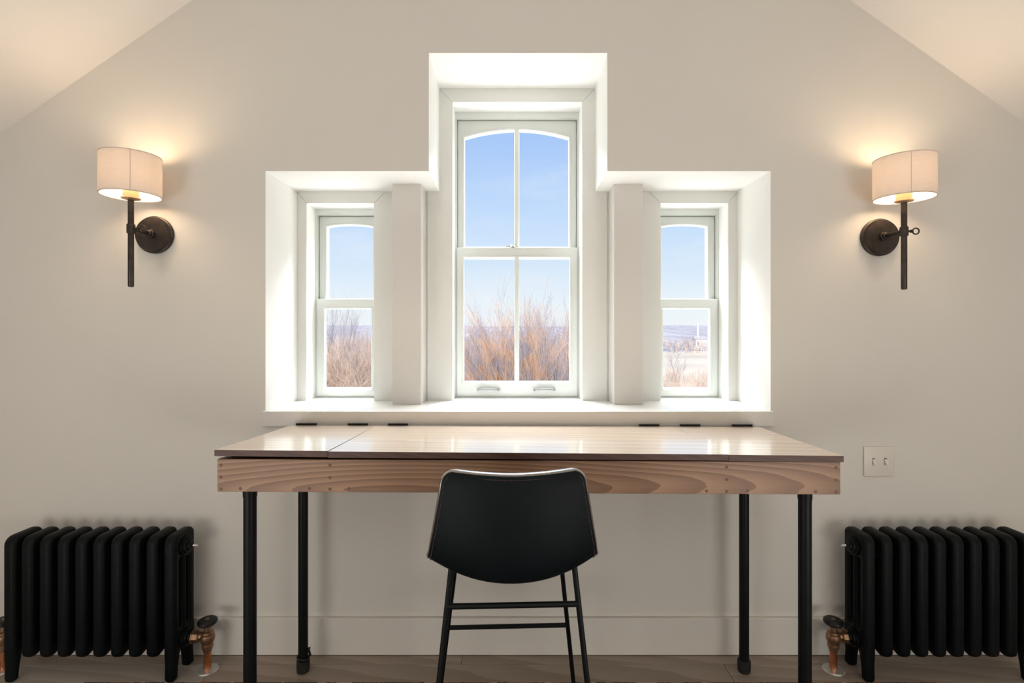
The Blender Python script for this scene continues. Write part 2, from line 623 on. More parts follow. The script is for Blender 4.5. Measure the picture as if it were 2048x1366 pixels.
# floor: sub-floor with every board its own piece
fl = obj('floor', box(XL, XR, YR, 0.02, -0.06, -0.012), GAPM, smooth=None)
struct(fl, 'grey brown wide plank wood floor')
random.seed(4)
PW = 0.140
y = -0.066 + PW
row = 0
while y - PW > YR:
    y1, y0 = min(y, 0.012), max(y - PW, YR)
    if row == 0:
        cuts = [-0.19]
    elif row == 1:
        cuts = [-1.105, 0.791]
    else:
        c = XL + random.uniform(0.5, 1.7)
        cuts = []
        while c < XR - 0.3:
            cuts.append(c)
            c += random.uniform(1.5, 2.1)
    xs = [XL] + cuts + [XR]
    for i in range(len(xs) - 1):
        pale = (row == 1 and i == 0) or (row == 0 and i == 0 and False) or (row > 2 and random.random() < 0.25)
        o = obj('floor_board', box(xs[i] + 0.0007, xs[i + 1] - 0.0007, y0 + 0.0007, y1 - 0.0007, -0.014, 0.0, 0.0012, 1),
                FLOORG if pale else FLOORW, fl, smooth=None)
        recenter(o)
    y -= PW
    row += 1

# baseboard runs
bbp = obj('baseboard_back', box(XL, XR, -0.016, 0.0, 0.002, 0.1435, 0.002), BASEP, smooth=None)
struct(bbp, 'plain painted baseboard along the window wall')
struct(obj('baseboard_left', box(XL, XL + 0.016, YR, -0.016, 0.002, 0.1435, 0.002), BASEP, smooth=None), 'plain painted baseboard along the left knee wall')
struct(obj('baseboard_right', box(XR - 0.016, XR, YR, -0.016, 0.002, 0.1435, 0.002), BASEP, smooth=None), 'plain painted baseboard along the right knee wall')

# window sill slab with apron nosing
bm = box(XC - HW + 0.0005, XC + HW - 0.0005, 0.0002, 0.315, 0.915, ZS, 0)
box(XC - WCH + .0005, XC + WCH - .0005, 0.31, 0.46, 0.915, ZS, 0, bm=bm)
for s in (-1, 1):
    box(XC + s * WSO - WSH + .0005, XC + s * WSO + WSH - .0005, 0.31, 0.46, 0.915, ZS, 0, bm=bm)
sill = struct(obj('trim_1', bm, SILLP, smooth=None), 'long glossy white window sill under all three windows')
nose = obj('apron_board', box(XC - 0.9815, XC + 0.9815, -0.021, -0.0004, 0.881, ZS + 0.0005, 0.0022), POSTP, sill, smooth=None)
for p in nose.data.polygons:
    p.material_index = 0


# mitred casing boards lining the back of the niche
G = 0.0006


def casing(name, label, outs):
    root = thing(name, label, 'trim', (0, YB, ZS), kind='structure')
    for lp in outs:
        obj('casing_board', plate(lp, [], YB, 0.3005, 0.0008, 1), WHITE, root, smooth=None)
    return root


PX0, PX1 = 0.3985, 0.5275   # posts, from the middle
xl, xr, il, ir = XC - HT - 0.0, XC + HT, XC - WCH, XC + WCH
casing('trim_2', 'flat white mitred casing round the tall middle window',
       [[(xl + G, ZT - 0.0), (il + G, WCT), (ir - G, WCT), (xr - G, ZT)],
        [(XC - PX0, ZS), (il, ZS), (il, WCT - G), (xl, ZT - G), (xl, ZL), (XC - PX0, ZL)],
        [(ir, ZS), (XC + PX0, ZS), (XC + PX0, ZL), (xr, ZL), (xr, ZT - G), (ir, WCT - G)]])
for s, nm, lb in ((-1, 'trim_3', 'flat white mitred casing round the left side window'),
                  (1, 'trim_4', 'flat white mitred casing round the right side window')):
    def X(a):
        return XC + s * a
    lo, hi, i0, i1 = PX1 - 0.08, HW, WSO - WSH, WSO + WSH
    m_ = i0 - (ZL - WST)
    casing(nm, lb, [[(X(m_ + G), ZL), (X(i0 + G), WST), (X(i1 - G), WST), (X(hi - G), ZL)],
                    [(X(i1), ZS), (X(hi), ZS), (X(hi), ZL - G), (X(i1), WST - G)],
                    [(X(PX1), ZS), (X(i0), ZS), (X(i0), WST - G), (X(m_), ZL - G), (X(PX1), ZL - G)]])
for s, nm, lb in ((-1, 'trim_5', 'white square boxed post left of the middle window'),
                  (1, 'trim_6', 'white square boxed post right of the middle window')):
    a, c = sorted((XC + s * (PX0 + 0.0065), XC + s * PX1))
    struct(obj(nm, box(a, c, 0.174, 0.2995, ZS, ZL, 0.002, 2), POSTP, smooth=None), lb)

# ------------------------------------------------------------------ windows


def sash(name, parent, outer, holes, y0, y1):
    o = obj(name, plate(outer, holes, y0, y1, 0.004, 2), SASHP, parent, smooth=40)
    return o


def pane(parent, loop, yy):
    return obj('pane', plate(loop, [], yy, yy + 0.004), GLASS, parent, smooth=None)


def window(name, label, cx, hw, top, ghw, zs_, za, zgb, zmr0, zmr1, zlb, muntin, ccx):
    w = thing(name, label, 'window', (cx, 0.39, ZS), kind='structure')
    yf = 0.395
    # outer frame: head and jambs seen round the sashes
    fh = 0.028
    obj('frame', plate(rect(cx - hw, cx + hw, ZS, top), [rect(cx - hw + 0.007, cx + hw - 0.007, ZS + 0.004, top - fh)], yf + 0.004, 0.50), SASHP, w,
        smooth=None)
    x0, x1 = cx - hw + 0.009, cx + hw - 0.009
    gl, gr = ccx - ghw, ccx + ghw
    ao = arched(gl, gr, zgb, zs_, za)
    up = sash('upper_sash', w, rect(x0, x1, zmr0 - 0.001, top - fh - 0.002), [ao], 0.424, 0.460)
    # moulded bead round the arch
    b = plate([(x, z) for x, z in arched(gl - 0.0085, gr + 0.0085, zgb - 0.004, zs_ + 0.008, za + 0.0085)], [arched(gl, gr, zgb, zs_, za)], 0.419, 0.43, 0.003, 2)
    obj('bead', b, SASHP, up, smooth=40)
    pane(up, arched(gl - 0.004, gr + 0.004, zgb - 0.004, zs_ + 0.004, za + 0.004), 0.440)
    lo = sash('lower_sash', w, rect(x0 - 0.001, x1 + 0.001, ZS + 0.006, zmr1), [rect(gl, gr, zlb, zmr0)], 0.392, 0.422)
    obj('bead', plate(rect(gl - 0.008, gr + 0.008, zlb - 0.008, zmr0 + 0.008), [rect(gl, gr, zlb, zmr0)], 0.3885, 0.396, 0.003, 2),
        SASHP, lo, smooth=40)
    pane(lo, rect(gl - 0.004, gr + 0.004, zlb - 0.004, zmr0 + 0.004), 0.405)
    if muntin:
        obj('muntin', box(ccx - muntin / 2, ccx + muntin / 2, 0.420, 0.452, zgb - 0.004, za + 0.004, 0.006, 3), SASHP, up, smooth=40)
        obj('muntin', box(ccx - muntin / 2 + .001, ccx + muntin / 2 - .001, 0.3895, 0.416, zlb - 0.004, zmr0 + 0.004, 0.006, 3), SASHP, lo, smooth=40)
    # stone ledge outside, at the foot of the window
    obj('outer_ledge', box(cx - hw - 0.04, cx + hw + 0.04, 0.47, 0.62, ZS - 0.08, ZS + 0.012, 0.006), SNOWY, w, smooth=None)
    obj('outer_rail', box(cx - hw + 0.008, cx + hw - 0.008, 0.475, 0.497, ZS + 0.012, zlb - 0.003, 0.002), SNOWY, w, smooth=None)
    return w, up, lo


w1, up1, lo1 = window('window_1', 'tall middle sash window with arched top and four lights', XC, WCH, WCT, 0.2455, 2.150, 2.188, 1.6395,
                      1.586, 1.632, 1.008, 0.0235, 0.0222)
w2, up2, lo2 = window('window_2', 'narrow left side sash window with two lights', XC - WSO, WSH, WST, 0.1085, 1.7335, 1.7435, 1.397, 1.349, 1.394, 0.976, 0, -0.7595)
w3, up3, lo3 = window('window_3', 'narrow right side sash window with two lights', XC + WSO, WSH, WST, 0.1085, 1.7335, 1.7435, 1.397, 1.349, 1.394, 0.976, 0, 0.8075)
for hx in (-0.1085, 0.1495):
    path = []
    for i in range(13):
        a = PI * i / 12
        path.append((hx - 0.047 * math.cos(a), 0.392 - 0.020 * min(1, math.sin(a) * 2.0), 0.972 + 0.006 * math.sin(a)))
    bm = tube(bmesh.new(), path, 0.0048, 10)
    obj('lift_handle', bm, SATIN, lo1)
bm = lathe(bmesh.new(), [(0.0, 0), (0.014, 0), (0.014, 0.006), (0.009, 0.012), (0, 0.012)], (0.004, 0.407, 1.632), seg=20)
box(-0.028, 0.006, 0.402, 0.412, 1.637, 1.643, 0.002, 2, bm=bm)
obj('sash_lock', bm, SATIN, lo1)

# ------------------------------------------------------------------ wall sconces


def sconce(cx, cz, sx, label):
    """cx, cz = backplate centre on the wall; the stem stands on an arm straight out from it"""
    root = thing('wall_sconce', label, 'lamp', (cx, 0, cz), 'pair of wall sconces')
    bm = lathe(bmesh.new(), [(0, 0), (0.071, 0), (0.072, 0.003), (0.0715, 0.012), (0.0665, 0.0145), (0.0655, 0.022), (0.063, 0.026), (0.05, 0.0275), (0, 0.0285)],
               (cx, -0.0005, cz), (0, -1, 0), 48)
    obj('backplate', bm, BRONZE, root)
    ys = -0.132
    arm = bmesh.new()
    lathe(arm, [(0, 0.027), (0.0165, 0.027), (0.0165, 0.036), (0.0125, 0.038), (0.0125, 0.045), (0.0075, 0.048), (0.0075, 0.118), (0, 0.118)],
          (cx, 0, cz), (0, -1, 0), 20)
    obj('arm', arm, BRONZE, root)
    st = bmesh.new()
    lathe(st, [(0, 0), (0.0075, 0), (0.0095, 0.0035), (0.0095, 0.215), (0.0095, 0.318), (0, 0.318)], (cx, ys, cz - 0.211), (0, 0, 1), 20)
    obj('stem', st, BRONZE, root)
    co = lathe(bmesh.new(), [(0, -0.018), (0.012, -0.018), (0.0135, -0.015), (0.0135, 0.013), (0.012, 0.016), (0, 0.016)], (cx, ys, cz), (0, 0, 1), 10)
    obj('collar', co, BRONZE, root)
    rg = tube(bmesh.new(), [(cx + 0.012, ys, cz), (cx + 0.032, ys, cz)], 0.0042, 10)
    lathe(rg, [(0, 0), (0.006, 0), (0.006, 0.006), (0, 0.006)], (cx + 0.024, ys, cz), (1, 0, 0), 10)
    torus(rg, (cx + 0.0425, ys, cz), 0.0108, 0.0026, (0.12, 1, 0))
    obj('ring_screw', rg, BRONZE, root)
    zt = cz + 0.107
    cup = lathe(bmesh.new(), [(0, 0), (0.016, 0), (0.030, 0.004), (0.030, 0.008), (0.0245, 0.010), (0.0235, 0.034), (0.012, 0.036), (0, 0.036)],
                (cx, ys, zt - 0.004), (0, 0, 1), 28)
    obj('socket', cup, SOCKET, root)
    bl = lathe(bmesh.new(), [(0, 0.0), (0.011, 0.0), (0.012, 0.04), (0.024, 0.085), (0.027, 0.106), (0.021, 0.118), (0, 0.124)],
               (cx, ys, zt + 0.033), (0, 0, 1), 20)
    obj('bulb', bl, BULB, root)
    # drum shade: thin double wall, open above and below
    z0, z1, ro, ri = cz + 0.118, cz + 0.262, 0.0945, 0.0925
    sh = bmesh.new()
    seg = 64
    prof = [(ro, z0), (ro, z1), (ri, z1), (ri, z0)]
    rings = [[sh.verts.new((cx + r * math.cos(2 * PI * k / seg), ys + r * math.sin(2 * PI * k / seg), zz)) for k in range(seg)] for r, zz in prof]
    for i in range(4):
        a, c = rings[i], rings[(i + 1) % 4]
        for k in range(seg):
            sh.faces.new((a[k], a[(k + 1) % seg], c[(k + 1) % seg], c[k]))
    shade = obj('lamp_shade', sh, SHADE, root, smooth=40)
    for zz in (z0 + 0.001, z1 - 0.001):
        obj('binding', torus(bmesh.new(), (cx, ys, zz), ro - 0.001, 0.0021, (0, 0, 1), 64, 8), SHADETRIM, shade)
    a = R(-55 if sx < 0 else -115)
    px, py = cx + ro * math.cos(a), ys + ro * math.sin(a)
    sm = bmesh.new()
    tube(sm, [(px, py, z0 + 0.003), (px, py, z1 - 0.003)], 0.0011, 6)
    obj('seam', sm, SHADETRIM, shade)
    # spider holding the shade to the socket
    sp = bmesh.new()
    for k in range(3):
        a = R(30 + 120 * k)
        tube(sp, [(cx + 0.012 * math.cos(a), ys + 0.012 * math.sin(a), zt + 0.03), (cx + ri * math.cos(a), ys + ri * math.sin(a), z1 - 0.02)], 0.0012, 6)
    obj('shade_spider', sp, BRONZE, root)
    L = lamp('sconce_light', 'POINT', (cx, ys, cz + 0.192), energy=2.2, color=(1.0, 0.74, 0.50), shadow_soft_size=0.045)
    L.parent = root
    L.location = Vector((cx, ys, cz + 0.192)) - Vector((cx, 0, cz))
    return root


BULB = bpy.data.materials.new('lit_bulb')
BULB.use_nodes = True
n = BULB.node_tree
n.nodes.clear()
out = n.nodes.new('ShaderNodeOutputMaterial')
em = n.nodes.new('ShaderNodeEmission')
em.inputs[0].default_value = (1.0, 0.72, 0.42, 1)
em.inputs[1].default_value = 6.0
tp = n.nodes.new('ShaderNodeBsdfTransparent')
ad = n.nodes.new('ShaderNodeAddShader')
n.links.new(em.outputs[0], ad.inputs[0])
n.links.new(tp.outputs[0], ad.inputs[1])
n.links.new(ad.outputs[0], out.inputs[0])

sconce(-1.377, 1.6165, -1, 'bronze wall sconce with white drum shade left of the windows, above the left radiator')
sconce(1.4165, 1.607, 1, 'bronze wall sconce with white drum shade right of the windows, above the light switch')

# ------------------------------------------------------------------ light switch
sw = thing('light_switch', 'double toggle light switch in an ivory plate on the wall right of the desk', 'switch', (1.416, 0, 0.743))
obj('cover_plate', box(1.358, 1.474, -0.0065, -0.0003, 0.685, 0.801, 0.0028, 3), PLASTIC, sw)
for tx in (1.3935, 1.4395):
    obj('toggle_slot', box(tx - 0.0042, tx + 0.0052, -0.0072, -0.006, 0.7315, 0.7555), SLOT, sw, smooth=None)
    b = bmesh.new()
    v = []
    for yy, zz, w in ((-0.0065, 0.753, 0.0042), (-0.0065, 0.733, 0.0042), (-0.0205, 0.729, 0.0033), (-0.0205, 0.7365, 0.0033)):
        v.append((b.verts.new((tx + 0.0005 - w, yy, zz)), b.verts.new((tx + 0.0005 + w, yy, zz))))
    for i in range(4):
        j = (i + 1) % 4
        b.faces.new((v[i][0], v[i][1], v[j][1], v[j][0]))
    b.faces.new([q[0] for q in v])
    b.faces.new([q[1] for q in reversed(v)])
    bmesh.ops.bevel(b, geom=list(b.edges), offset=0.001, segments=2, affect='EDGES')
    obj('toggle', b, PLASTIC2, sw)
    for zz in (0.7665, 0.7175):
        obj('screw', lathe(bmesh.new(), [(0, 0), (0.0032, 0), (0.0026, 0.0012), (0, 0.0016)], (tx, -0.0062, zz), (0, -1, 0), 14), PLASTIC2, sw)

# ------------------------------------------------------------------ radiators
PITCH = 0.0632
RY0, RY1 = -0.171, -0.048       # front and back faces
RT, RB = 0.5155, 0.083
YM = (RY0 + RY1) / 2


def section_mesh(legs):
    """one cast-iron section: three flat columns with slots between, rounded rim; end sections have feet"""
    z0 = RB
    hi = RT
    ch = 0.018
    o = []
    # outline counter-clockwise in (y, z), shoulders sloping a little down at the front
    def arc(cy, cz, r, a0, a1, k=5):
        for i in range(k + 1):
            a = R(a0 + (a1 - a0) * i / k)
            o.append((cy + r * math.cos(a), cz + r * math.sin(a)))
    rr = 0.022
    if legs:
        # front foot flaring out at the floor, arch between, back foot
        o += [(RY0 + 0.004, 0.001), (RY0 + 0.026, 0.001), (RY0 + 0.027, 0.012), (RY0 + 0.032, 0.05), (RY0 + 0.040, 0.085)]
        o += [(YM - 0.012, 0.104), (YM + 0.012, 0.104)]
        if legs == 'front':
            arc(RY1 - rr, z0 + rr, rr, 270, 360)
        else:
            o += [(RY1 - 0.040, 0.085), (RY1 - 0.032, 0.05), (RY1 - 0.027, 0.012), (RY1 - 0.026, 0.001), (RY1 - 0.004, 0.001), (RY1 - 0.001, 0.010), (RY1 - 0.003, 0.05), (RY1, 0.10)]
    else:
        arc(RY0 + rr, z0 + rr, rr, 180, 270)
        o += [(YM - 0.012, z0 + 0.006), (YM + 0.012, z0 + 0.006)]
        arc(RY1 - rr, z0 + rr, rr, 270, 360)
    arc(RY1 - rr, hi - rr, rr, 0, 90)
    arc(RY0 + 0.032, hi - 0.032, 0.032, 90, 180)
    if legs:
        o += [(RY0, 0.10), (RY0 + 0.003, 0.05), (RY0 + 0.001, 0.010)]
    slots = []
    cw = (RY1 - RY0)
    for f in (0.335, 0.665):
        c = RY0 + cw * f
        slots.append(rrect(c - 0.0062, c + 0.0062, 0.175, 0.425, 0.006, 4))
    return plate(o, slots, -0.0215, 0.0215, 0.0155, 4, axis='X')


def radiator(x0, nsec, side, label):
    """x0 = left end; side = +1 valve and vent on the right end, -1 on the left"""
    root = thing('radiator', label, 'radiator', (x0 + nsec * PITCH / 2, YM, 0), 'pair of cast iron radiators')
    protos = {}
    for i in range(nsec):
        legs = 'front' if i == (0 if side > 0 else nsec - 1) else ('both' if i in (0, nsec - 1) else '')
        cx = x0 + 0.0255 + PITCH * i
        if legs not in protos:
            bm = section_mesh(legs)
            me = bpy.data.meshes.new('section')
            bmesh.ops.recalc_face_normals(bm, faces=bm.faces)
            bm.to_mesh(me)
            bm.free()
            me.materials.append(IRON)
            finish(me, 42)
            me.transform(Matrix.Translation((0, -YM, 0)))
            protos[legs] = me
        o = bpy.data.objects.new('section', protos[legs])
        C.objects.link(o)
        o.parent = root
        o.location = (cx - root.location.x, 0, 0)
    x1 = x0 + PITCH * (nsec - 1) + 0.051
    hb = bmesh.new()
    for zz in (0.462, 0.128):
        lathe(hb, [(0, 0), (0.021, 0), (0.021, x1 - x0 - 0.02), (0, x1 - x0 - 0.02)], (x0 + 0.01, YM, zz), (1, 0, 0), 20)
    obj('nipple_hub', hb, IRON, root)
    for xe, s in ((x0, -1), (x1, 1)):
        for zz in (0.462, 0.128):
            pl = lathe(bmesh.new(), [(0, -0.004), (0.034, -0.004), (0.034, 0.003), (0.029, 0.006), (0.027, 0.006), (0.026, 0.011), (0.018, 0.012), (0.017, 0.018), (0, 0.018)],
                       (xe, YM, zz), (s, 0, 0), 24)
            obj('end_plug', pl, IRON, root)
    xe = x1 if side > 0 else x0
    v = lathe(bmesh.new(), [(0, 0.016), (0.0035, 0.016), (0.0035, 0.026), (0.0058, 0.026), (0.0058, 0.033), (0.0035, 0.034), (0.0035, 0.041), (0, 0.041)],
              (xe, YM, 0.462), (side, 0, 0), 12)
    obj('bleed_valve', v, CHROME, root)
    return root, x0, x1


def valve(xu, xv, label):
    """xu = end of radiator, xv = axis of the riser"""
    YM = -0.100
    root = thing('radiator_valve', label, 'valve', (xv, YM, 0), 'brass radiator valves')
    s = 1 if xv > xu else -1
    obj('floor_flange', lathe(bmesh.new(), [(0, 0), (0.0375, 0), (0.0375, 0.002), (0.034, 0.0055), (0.017, 0.0075), (0, 0.0075)], (xv, YM, 0.0), (0, 0, 1), 36), FLANGE, root)
    obj('riser_pipe', tube(bmesh.new(), [(xv, YM, 0.005), (xv, YM, 0.078)], 0.0128, 20), COPPER, root)
    bd = lathe(bmesh.new(), [(0, 0), (0.0145, 0), (0.0155, 0.010), (0.019, 0.012), (0.0195, 0.022), (0.0165, 0.024), (0.020, 0.030), (0.0235, 0.038), (0.025, 0.048), (0.0235, 0.057),
                             (0.0205, 0.060), (0.0208, 0.066), (0.017, 0.071), (0.0125, 0.073), (0.0115, 0.102), (0, 0.102)], (xv, YM, 0.072), (0, 0, 1), 28)
    obj('valve_body', bd, BRASS, root)
    zz = 0.124
    L = abs(xv - xu)
    un = lathe(bmesh.new(), [(0, 0), (0.014, 0), (0.0145, L * 0.45), (0, L * 0.45)], (xv - s * 0.016, YM, zz), (-s, 0, 0), 20)
    obj('union_pipe', un, BRASS, root)
    nutl = min(0.026, L * 0.5)
    nut = lathe(bmesh.new(), [(0, 0), (0.019, 0), (0.0225, 0.003), (0.0225, nutl - 0.006), (0.0245, nutl - 0.005), (0.0245, nutl), (0, nutl)], (xv - s * 0.028, YM, zz), (-s, 0, 0), 8)
    obj('union_nut', nut, BRASS, root, smooth=20)
    hw = lathe(bmesh.new(), [(0, 0.0), (0.013, -0.002), (0.022, -0.002), (0.029, 0.001), (0.0335, 0.008), (0.0325, 0.015), (0.027, 0.019), (0.012, 0.0195), (0.011, 0.018), (0, 0.018)],
               (xv, YM, 0.169), (0, 0, 1), 36)
    w = obj('handwheel', hw, RUBBER, root)
    obj('centre_cap', lathe(bmesh.new(), [(0, 0.017), (0.0085, 0.017), (0.008, 0.0202), (0, 0.0208)], (xv, YM, 0.169), (0, 0, 1), 20), BRASS, w)
    return root


_, ra0, ra1 = radiator(-1.810, 10, 1, 'black cast iron radiator on the floor left of the desk')
_, rb0, rb1 = radiator(1.245, 10, -1, 'black cast iron radiator on the floor right of the desk')
valve(ra1 + 0.016, -1.119, 'brass and copper radiator valve with black handwheel at the right end of the left radiator')
valve(ra0 - 0.016, -1.868, 'brass radiator valve at the far left frame edge, left end of the left radiator')
valve(rb0 - 0.016, 1.181, 'brass and copper radiator valve with black handwheel at the left end of the right radiator')

# ------------------------------------------------------------------ desk
DX0, DX1 = -0.838, 0.934
DXM = (DX0 + DX1) / 2
AY0, AY1 = -0.530, -0.056     # apron front, back


def tilt(x):                  # the desk hangs a few millimetres lower at its right end
    return -0.0048 * (x - DXM)


desk = thing('desk', 'long wooden flip-lid desk on black iron pipe legs under the window sill', 'desk', (DXM, -0.29, 0.0))


def sheared(bm):
    for v in bm.verts:
        v.co.z += tilt(v.co.x)
    return bm


AZ0, AZ1 = 0.786, 0.879
apr = obj('front_apron', sheared(box(DX0, DX1, AY0, AY0 + 0.022, AZ0, AZ1, 0.0015)), APRONW, desk, smooth=None)
recenter(apr)
recenter(obj('back_apron', sheared(box(DX0, DX1, AY1 - 0.022, AY1, AZ0, AZ1 - 0.004, 0.0015)), APRONW, desk, smooth=None))
for nm, a, c in (('side_apron', DX0, DX0 + 0.022), ('side_apron', DX1 - 0.022, DX1)):
    recenter(obj(nm, sheared(box(a, c, AY0 + 0.0222, AY1 - 0.0222, AZ0, AZ1 - 0.002, 0.0015)), APRONW, desk, smooth=None))
for a in (-0.518, 0.610):
    recenter(obj('divider', sheared(box(a - 0.01, a + 0.01, AY0 + 0.0222, AY1 - 0.0222, AZ0 + 0.019, AZ1 - 0.004)), APRONW, desk, smooth=None))
recenter(obj('bottom_panel', sheared(box(DX0 + 0.0222, DX1 - 0.0222, AY0 + 0.0222, AY1 - 0.0222, AZ0, AZ0 + 0.018)), APRONW, desk, smooth=None))
S7 = 703.0
for px, py in ((442, 930), (442, 954), (442, 978), (481, 977), (660, 930), (660, 955), (660, 978), (619, 977), (698, 977),
               (1453, 934), (1453, 959), (1453, 983), (1413, 982), (1495, 982), (1672, 935), (1672, 960), (1672, 985), (1631, 984)):
    X_, Z_ = (px - 1024) / S7, 1.25 - (py - 660) / S7
    Z_ = min(max(Z_, AZ0 + tilt(X_) + 0.008), AZ1 + tilt(X_) - 0.008)
    pl = obj('dowel_plug', lathe(bmesh.new(), [(0, -0.004), (0.0046, -0.004), (0.0046, 0.0), (0.0038, 0.0007), (0, 0.0008)], (X_, AY0, Z_), (0, -1, 0), 16), PLUGW, desk)

# three lids, hinged along the back, lying slightly proud of the apron at the front
LY0, LY1 = -0.5445, -0.0405
LT = 0.0175


def lid(x0, x1, zf0, zf1, zb, label):
    """zf0, zf1 = top height at the front left / right corners, zb = top height at the back"""
    b = bmesh.new()
    nx, ny = 10, 6
    top, bot = [], []
    for i in range(nx + 1):
        for j in range(ny + 1):
            u, w = i / nx, j / ny
            x = x0 + (x1 - x0) * u
            yy = LY0 + (LY1 - LY0) * w
            zt = (zf0 + (zf1 - zf0) * u) * (1 - w) + (zb + tilt(x) * 0.6) * w - 0.0016 * math.sin(PI * w)
            top.append(b.verts.new((x, yy, zt)))
            bot.append(b.verts.new((x, yy, zt - LT)))
    N = ny + 1
    for i in range(nx):
        for j in range(ny):
            f = b.faces.new((top[i * N + j], top[(i + 1) * N + j], top[(i + 1) * N + j + 1], top[i * N + j + 1]))
            b.faces.new((bot[i * N + j], bot[i * N + j + 1], bot[(i + 1) * N + j + 1], bot[(i + 1) * N + j]))
    for i in range(nx):
        for j in (0, ny):
            b.faces.new((top[i * N + j], bot[i * N + j], bot[(i + 1) * N + j], top[(i + 1) * N + j]))
    for j in range(ny):
        for i in (0, nx):
            b.faces.new((top[i * N + j], top[i * N + j + 1], bot[i * N + j + 1], bot[i * N + j]))
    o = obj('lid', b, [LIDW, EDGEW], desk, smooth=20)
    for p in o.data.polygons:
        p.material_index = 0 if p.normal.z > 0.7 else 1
    tag(o, label)
    recenter(o)
    return o


ZB = 0.8865
l1 = lid(DX0, -0.519, 0.9125, 0.9095, ZB, 'left lid board, raised a little at the front')
l2 = lid(-0.518, 0.6095, 0.9080, 0.8995, ZB, 'wide middle lid board')
l3 = lid(0.6105, DX1, 0.8985, 0.8955, ZB, 'right lid board, lying closed')
for px, L_ in ((613, l1), (716, l1), (796, l2), (1298, l2), (1380, l3), (1484, l3)):
    X_ = (px - 1024) / 527.0
    zz = ZB + tilt(X_) * 0.6
    bm = tube(bmesh.new(), [(X_ - 0.038, -0.0385, zz + 0.0035), (X_ + 0.038, -0.0385, zz + 0.0035)], 0.0042, 12)
    box(X_ - 0.038, X_ + 0.038, -0.0395, -0.0375, zz - 0.03, zz + 0.002, bm=bm)
    h = bmesh.new()
    obj('hinge', bm, STEEL, None)
    hb = bpy.context.scene.collection.objects[-1]
    hb.parent = L_
    hb.data.transform(Matrix.Translation(-(Vector(L_.location) + Vector(desk.location))))

for i, (lx, ly, zf) in enumerate(((-0.762, -0.496, 0.009), (0.852, -0.496, 0.009), (-0.765, -0.1065, 0.0), (0.850, -0.1065, 0.0))):
    ztop = AZ0 + tilt(lx)
    rad = 0.0178 if i < 2 else 0.0172
    lg = obj('leg', tube(bmesh.new(), [(lx, ly, zf + 0.004), (lx, ly, ztop - 0.001)], rad, 24), PIPE, desk)
    obj('foot_cap', lathe(bmesh.new(), [(0, 0), (0.018, 0), (0.0225, 0.004), (0.0235, 0.022), (0.0235, 0.040), (0.0215, 0.041), (0.0215, 0.044), (0.0175, 0.045), (0, 0.045)],
                          (lx, ly, zf), (0, 0, 1), 24), PIPECAP, lg)
    obj('flange', lathe(bmesh.new(), [(0, 0), (rad + 0.001, 0), (rad + 0.0016, 0.010), (rad + 0.0016, 0.024), (0, 0.024)], (lx, ly, ztop - 0.0245), (0, 0, 1), 24), PIPE, lg)
    if i == 2:
        st = torus(bmesh.new(), (lx, ly, 0.052), 0.0205, 0.0035, (0.2, 0.1, 1), 24, 8)
        tube(st, [(lx + 0.019, ly, 0.053), (lx + 0.027, ly - 0.002, 0.062), (lx + 0.021, ly - 0.002, 0.080), (lx + 0.024, ly - 0.002, 0.088)], 0.0042, 8)
        obj('tie_strap', st, RUBBER, lg)

# ------------------------------------------------------------------ chair
CX0 = -0.005
chair = thing('chair', 'black leather bucket chair with steel tube legs pulled up to the desk', 'chair', (CX0, -0.5, 0.009))
# centre line of the shell from top of the back round under the seat: y, z, half width, edge lift
ctrl = [(-0.762, 0.9045, 0.1690, 0.030), (-0.770, 0.86, 0.1735, 0.034), (-0.772, 0.79, 0.185, 0.042), (-0.765, 0.713, 0.198, 0.054), (-0.742, 0.655, 0.2055, 0.064),
        (-0.695, 0.629, 0.208, 0.060), (-0.63, 0.624, 0.212, 0.046), (-0.53, 0.625, 0.214, 0.032), (-0.43, 0.632, 0.206, 0.022), (-0.36, 0.634, 0.190, 0.012), (-0.345, 0.622, 0.182, 0.008)]


def cat(P, n):
    out = []
    Q = [P[0]] + list(P) + [P[-1]]
    for i in range(1, len(Q) - 2):
        for k in range(n):
            t = k / n
            out.append(tuple(0.5 * (2 * b + (c - a) * t + (2 * a - 5 * b + 4 * c - d) * t * t + (3 * b - a - 3 * c + d) * t ** 3)
                             for a, b, c, d in zip(Q[i - 1], Q[i], Q[i + 1], Q[i + 2])))
    out.append(tuple(P[-1]))
    return out


line = cat(ctrl, 5)
NU = 24
arcl = [0.0]
for a, c in zip(line, line[1:]):
    arcl.append(arcl[-1] + math.hypot(c[0] - a[0], c[1] - a[1]))
tot = arcl[-1]
# extra rows near the top so that the corner is round
rows = []


def at_s(s):
    for i in range(len(arcl) - 1):
        if arcl[i + 1] >= s or i == len(arcl) - 2:
            t = (s - arcl[i]) / (arcl[i + 1] - arcl[i])
            return tuple(a + (c - a) * t for a, c in zip(line[i], line[i + 1]))


RC = 0.026
ss = [RC * (1 - math.cos(PI / 2 * k / 6)) for k in range(6)] + [RC + (tot - RC - 0.05) * k / 34 for k in range(35)] + \
     [tot - 0.05 + 0.05 * math.sin(PI / 2 * k / 6) for k in range(1, 7)]
TH = 0.015


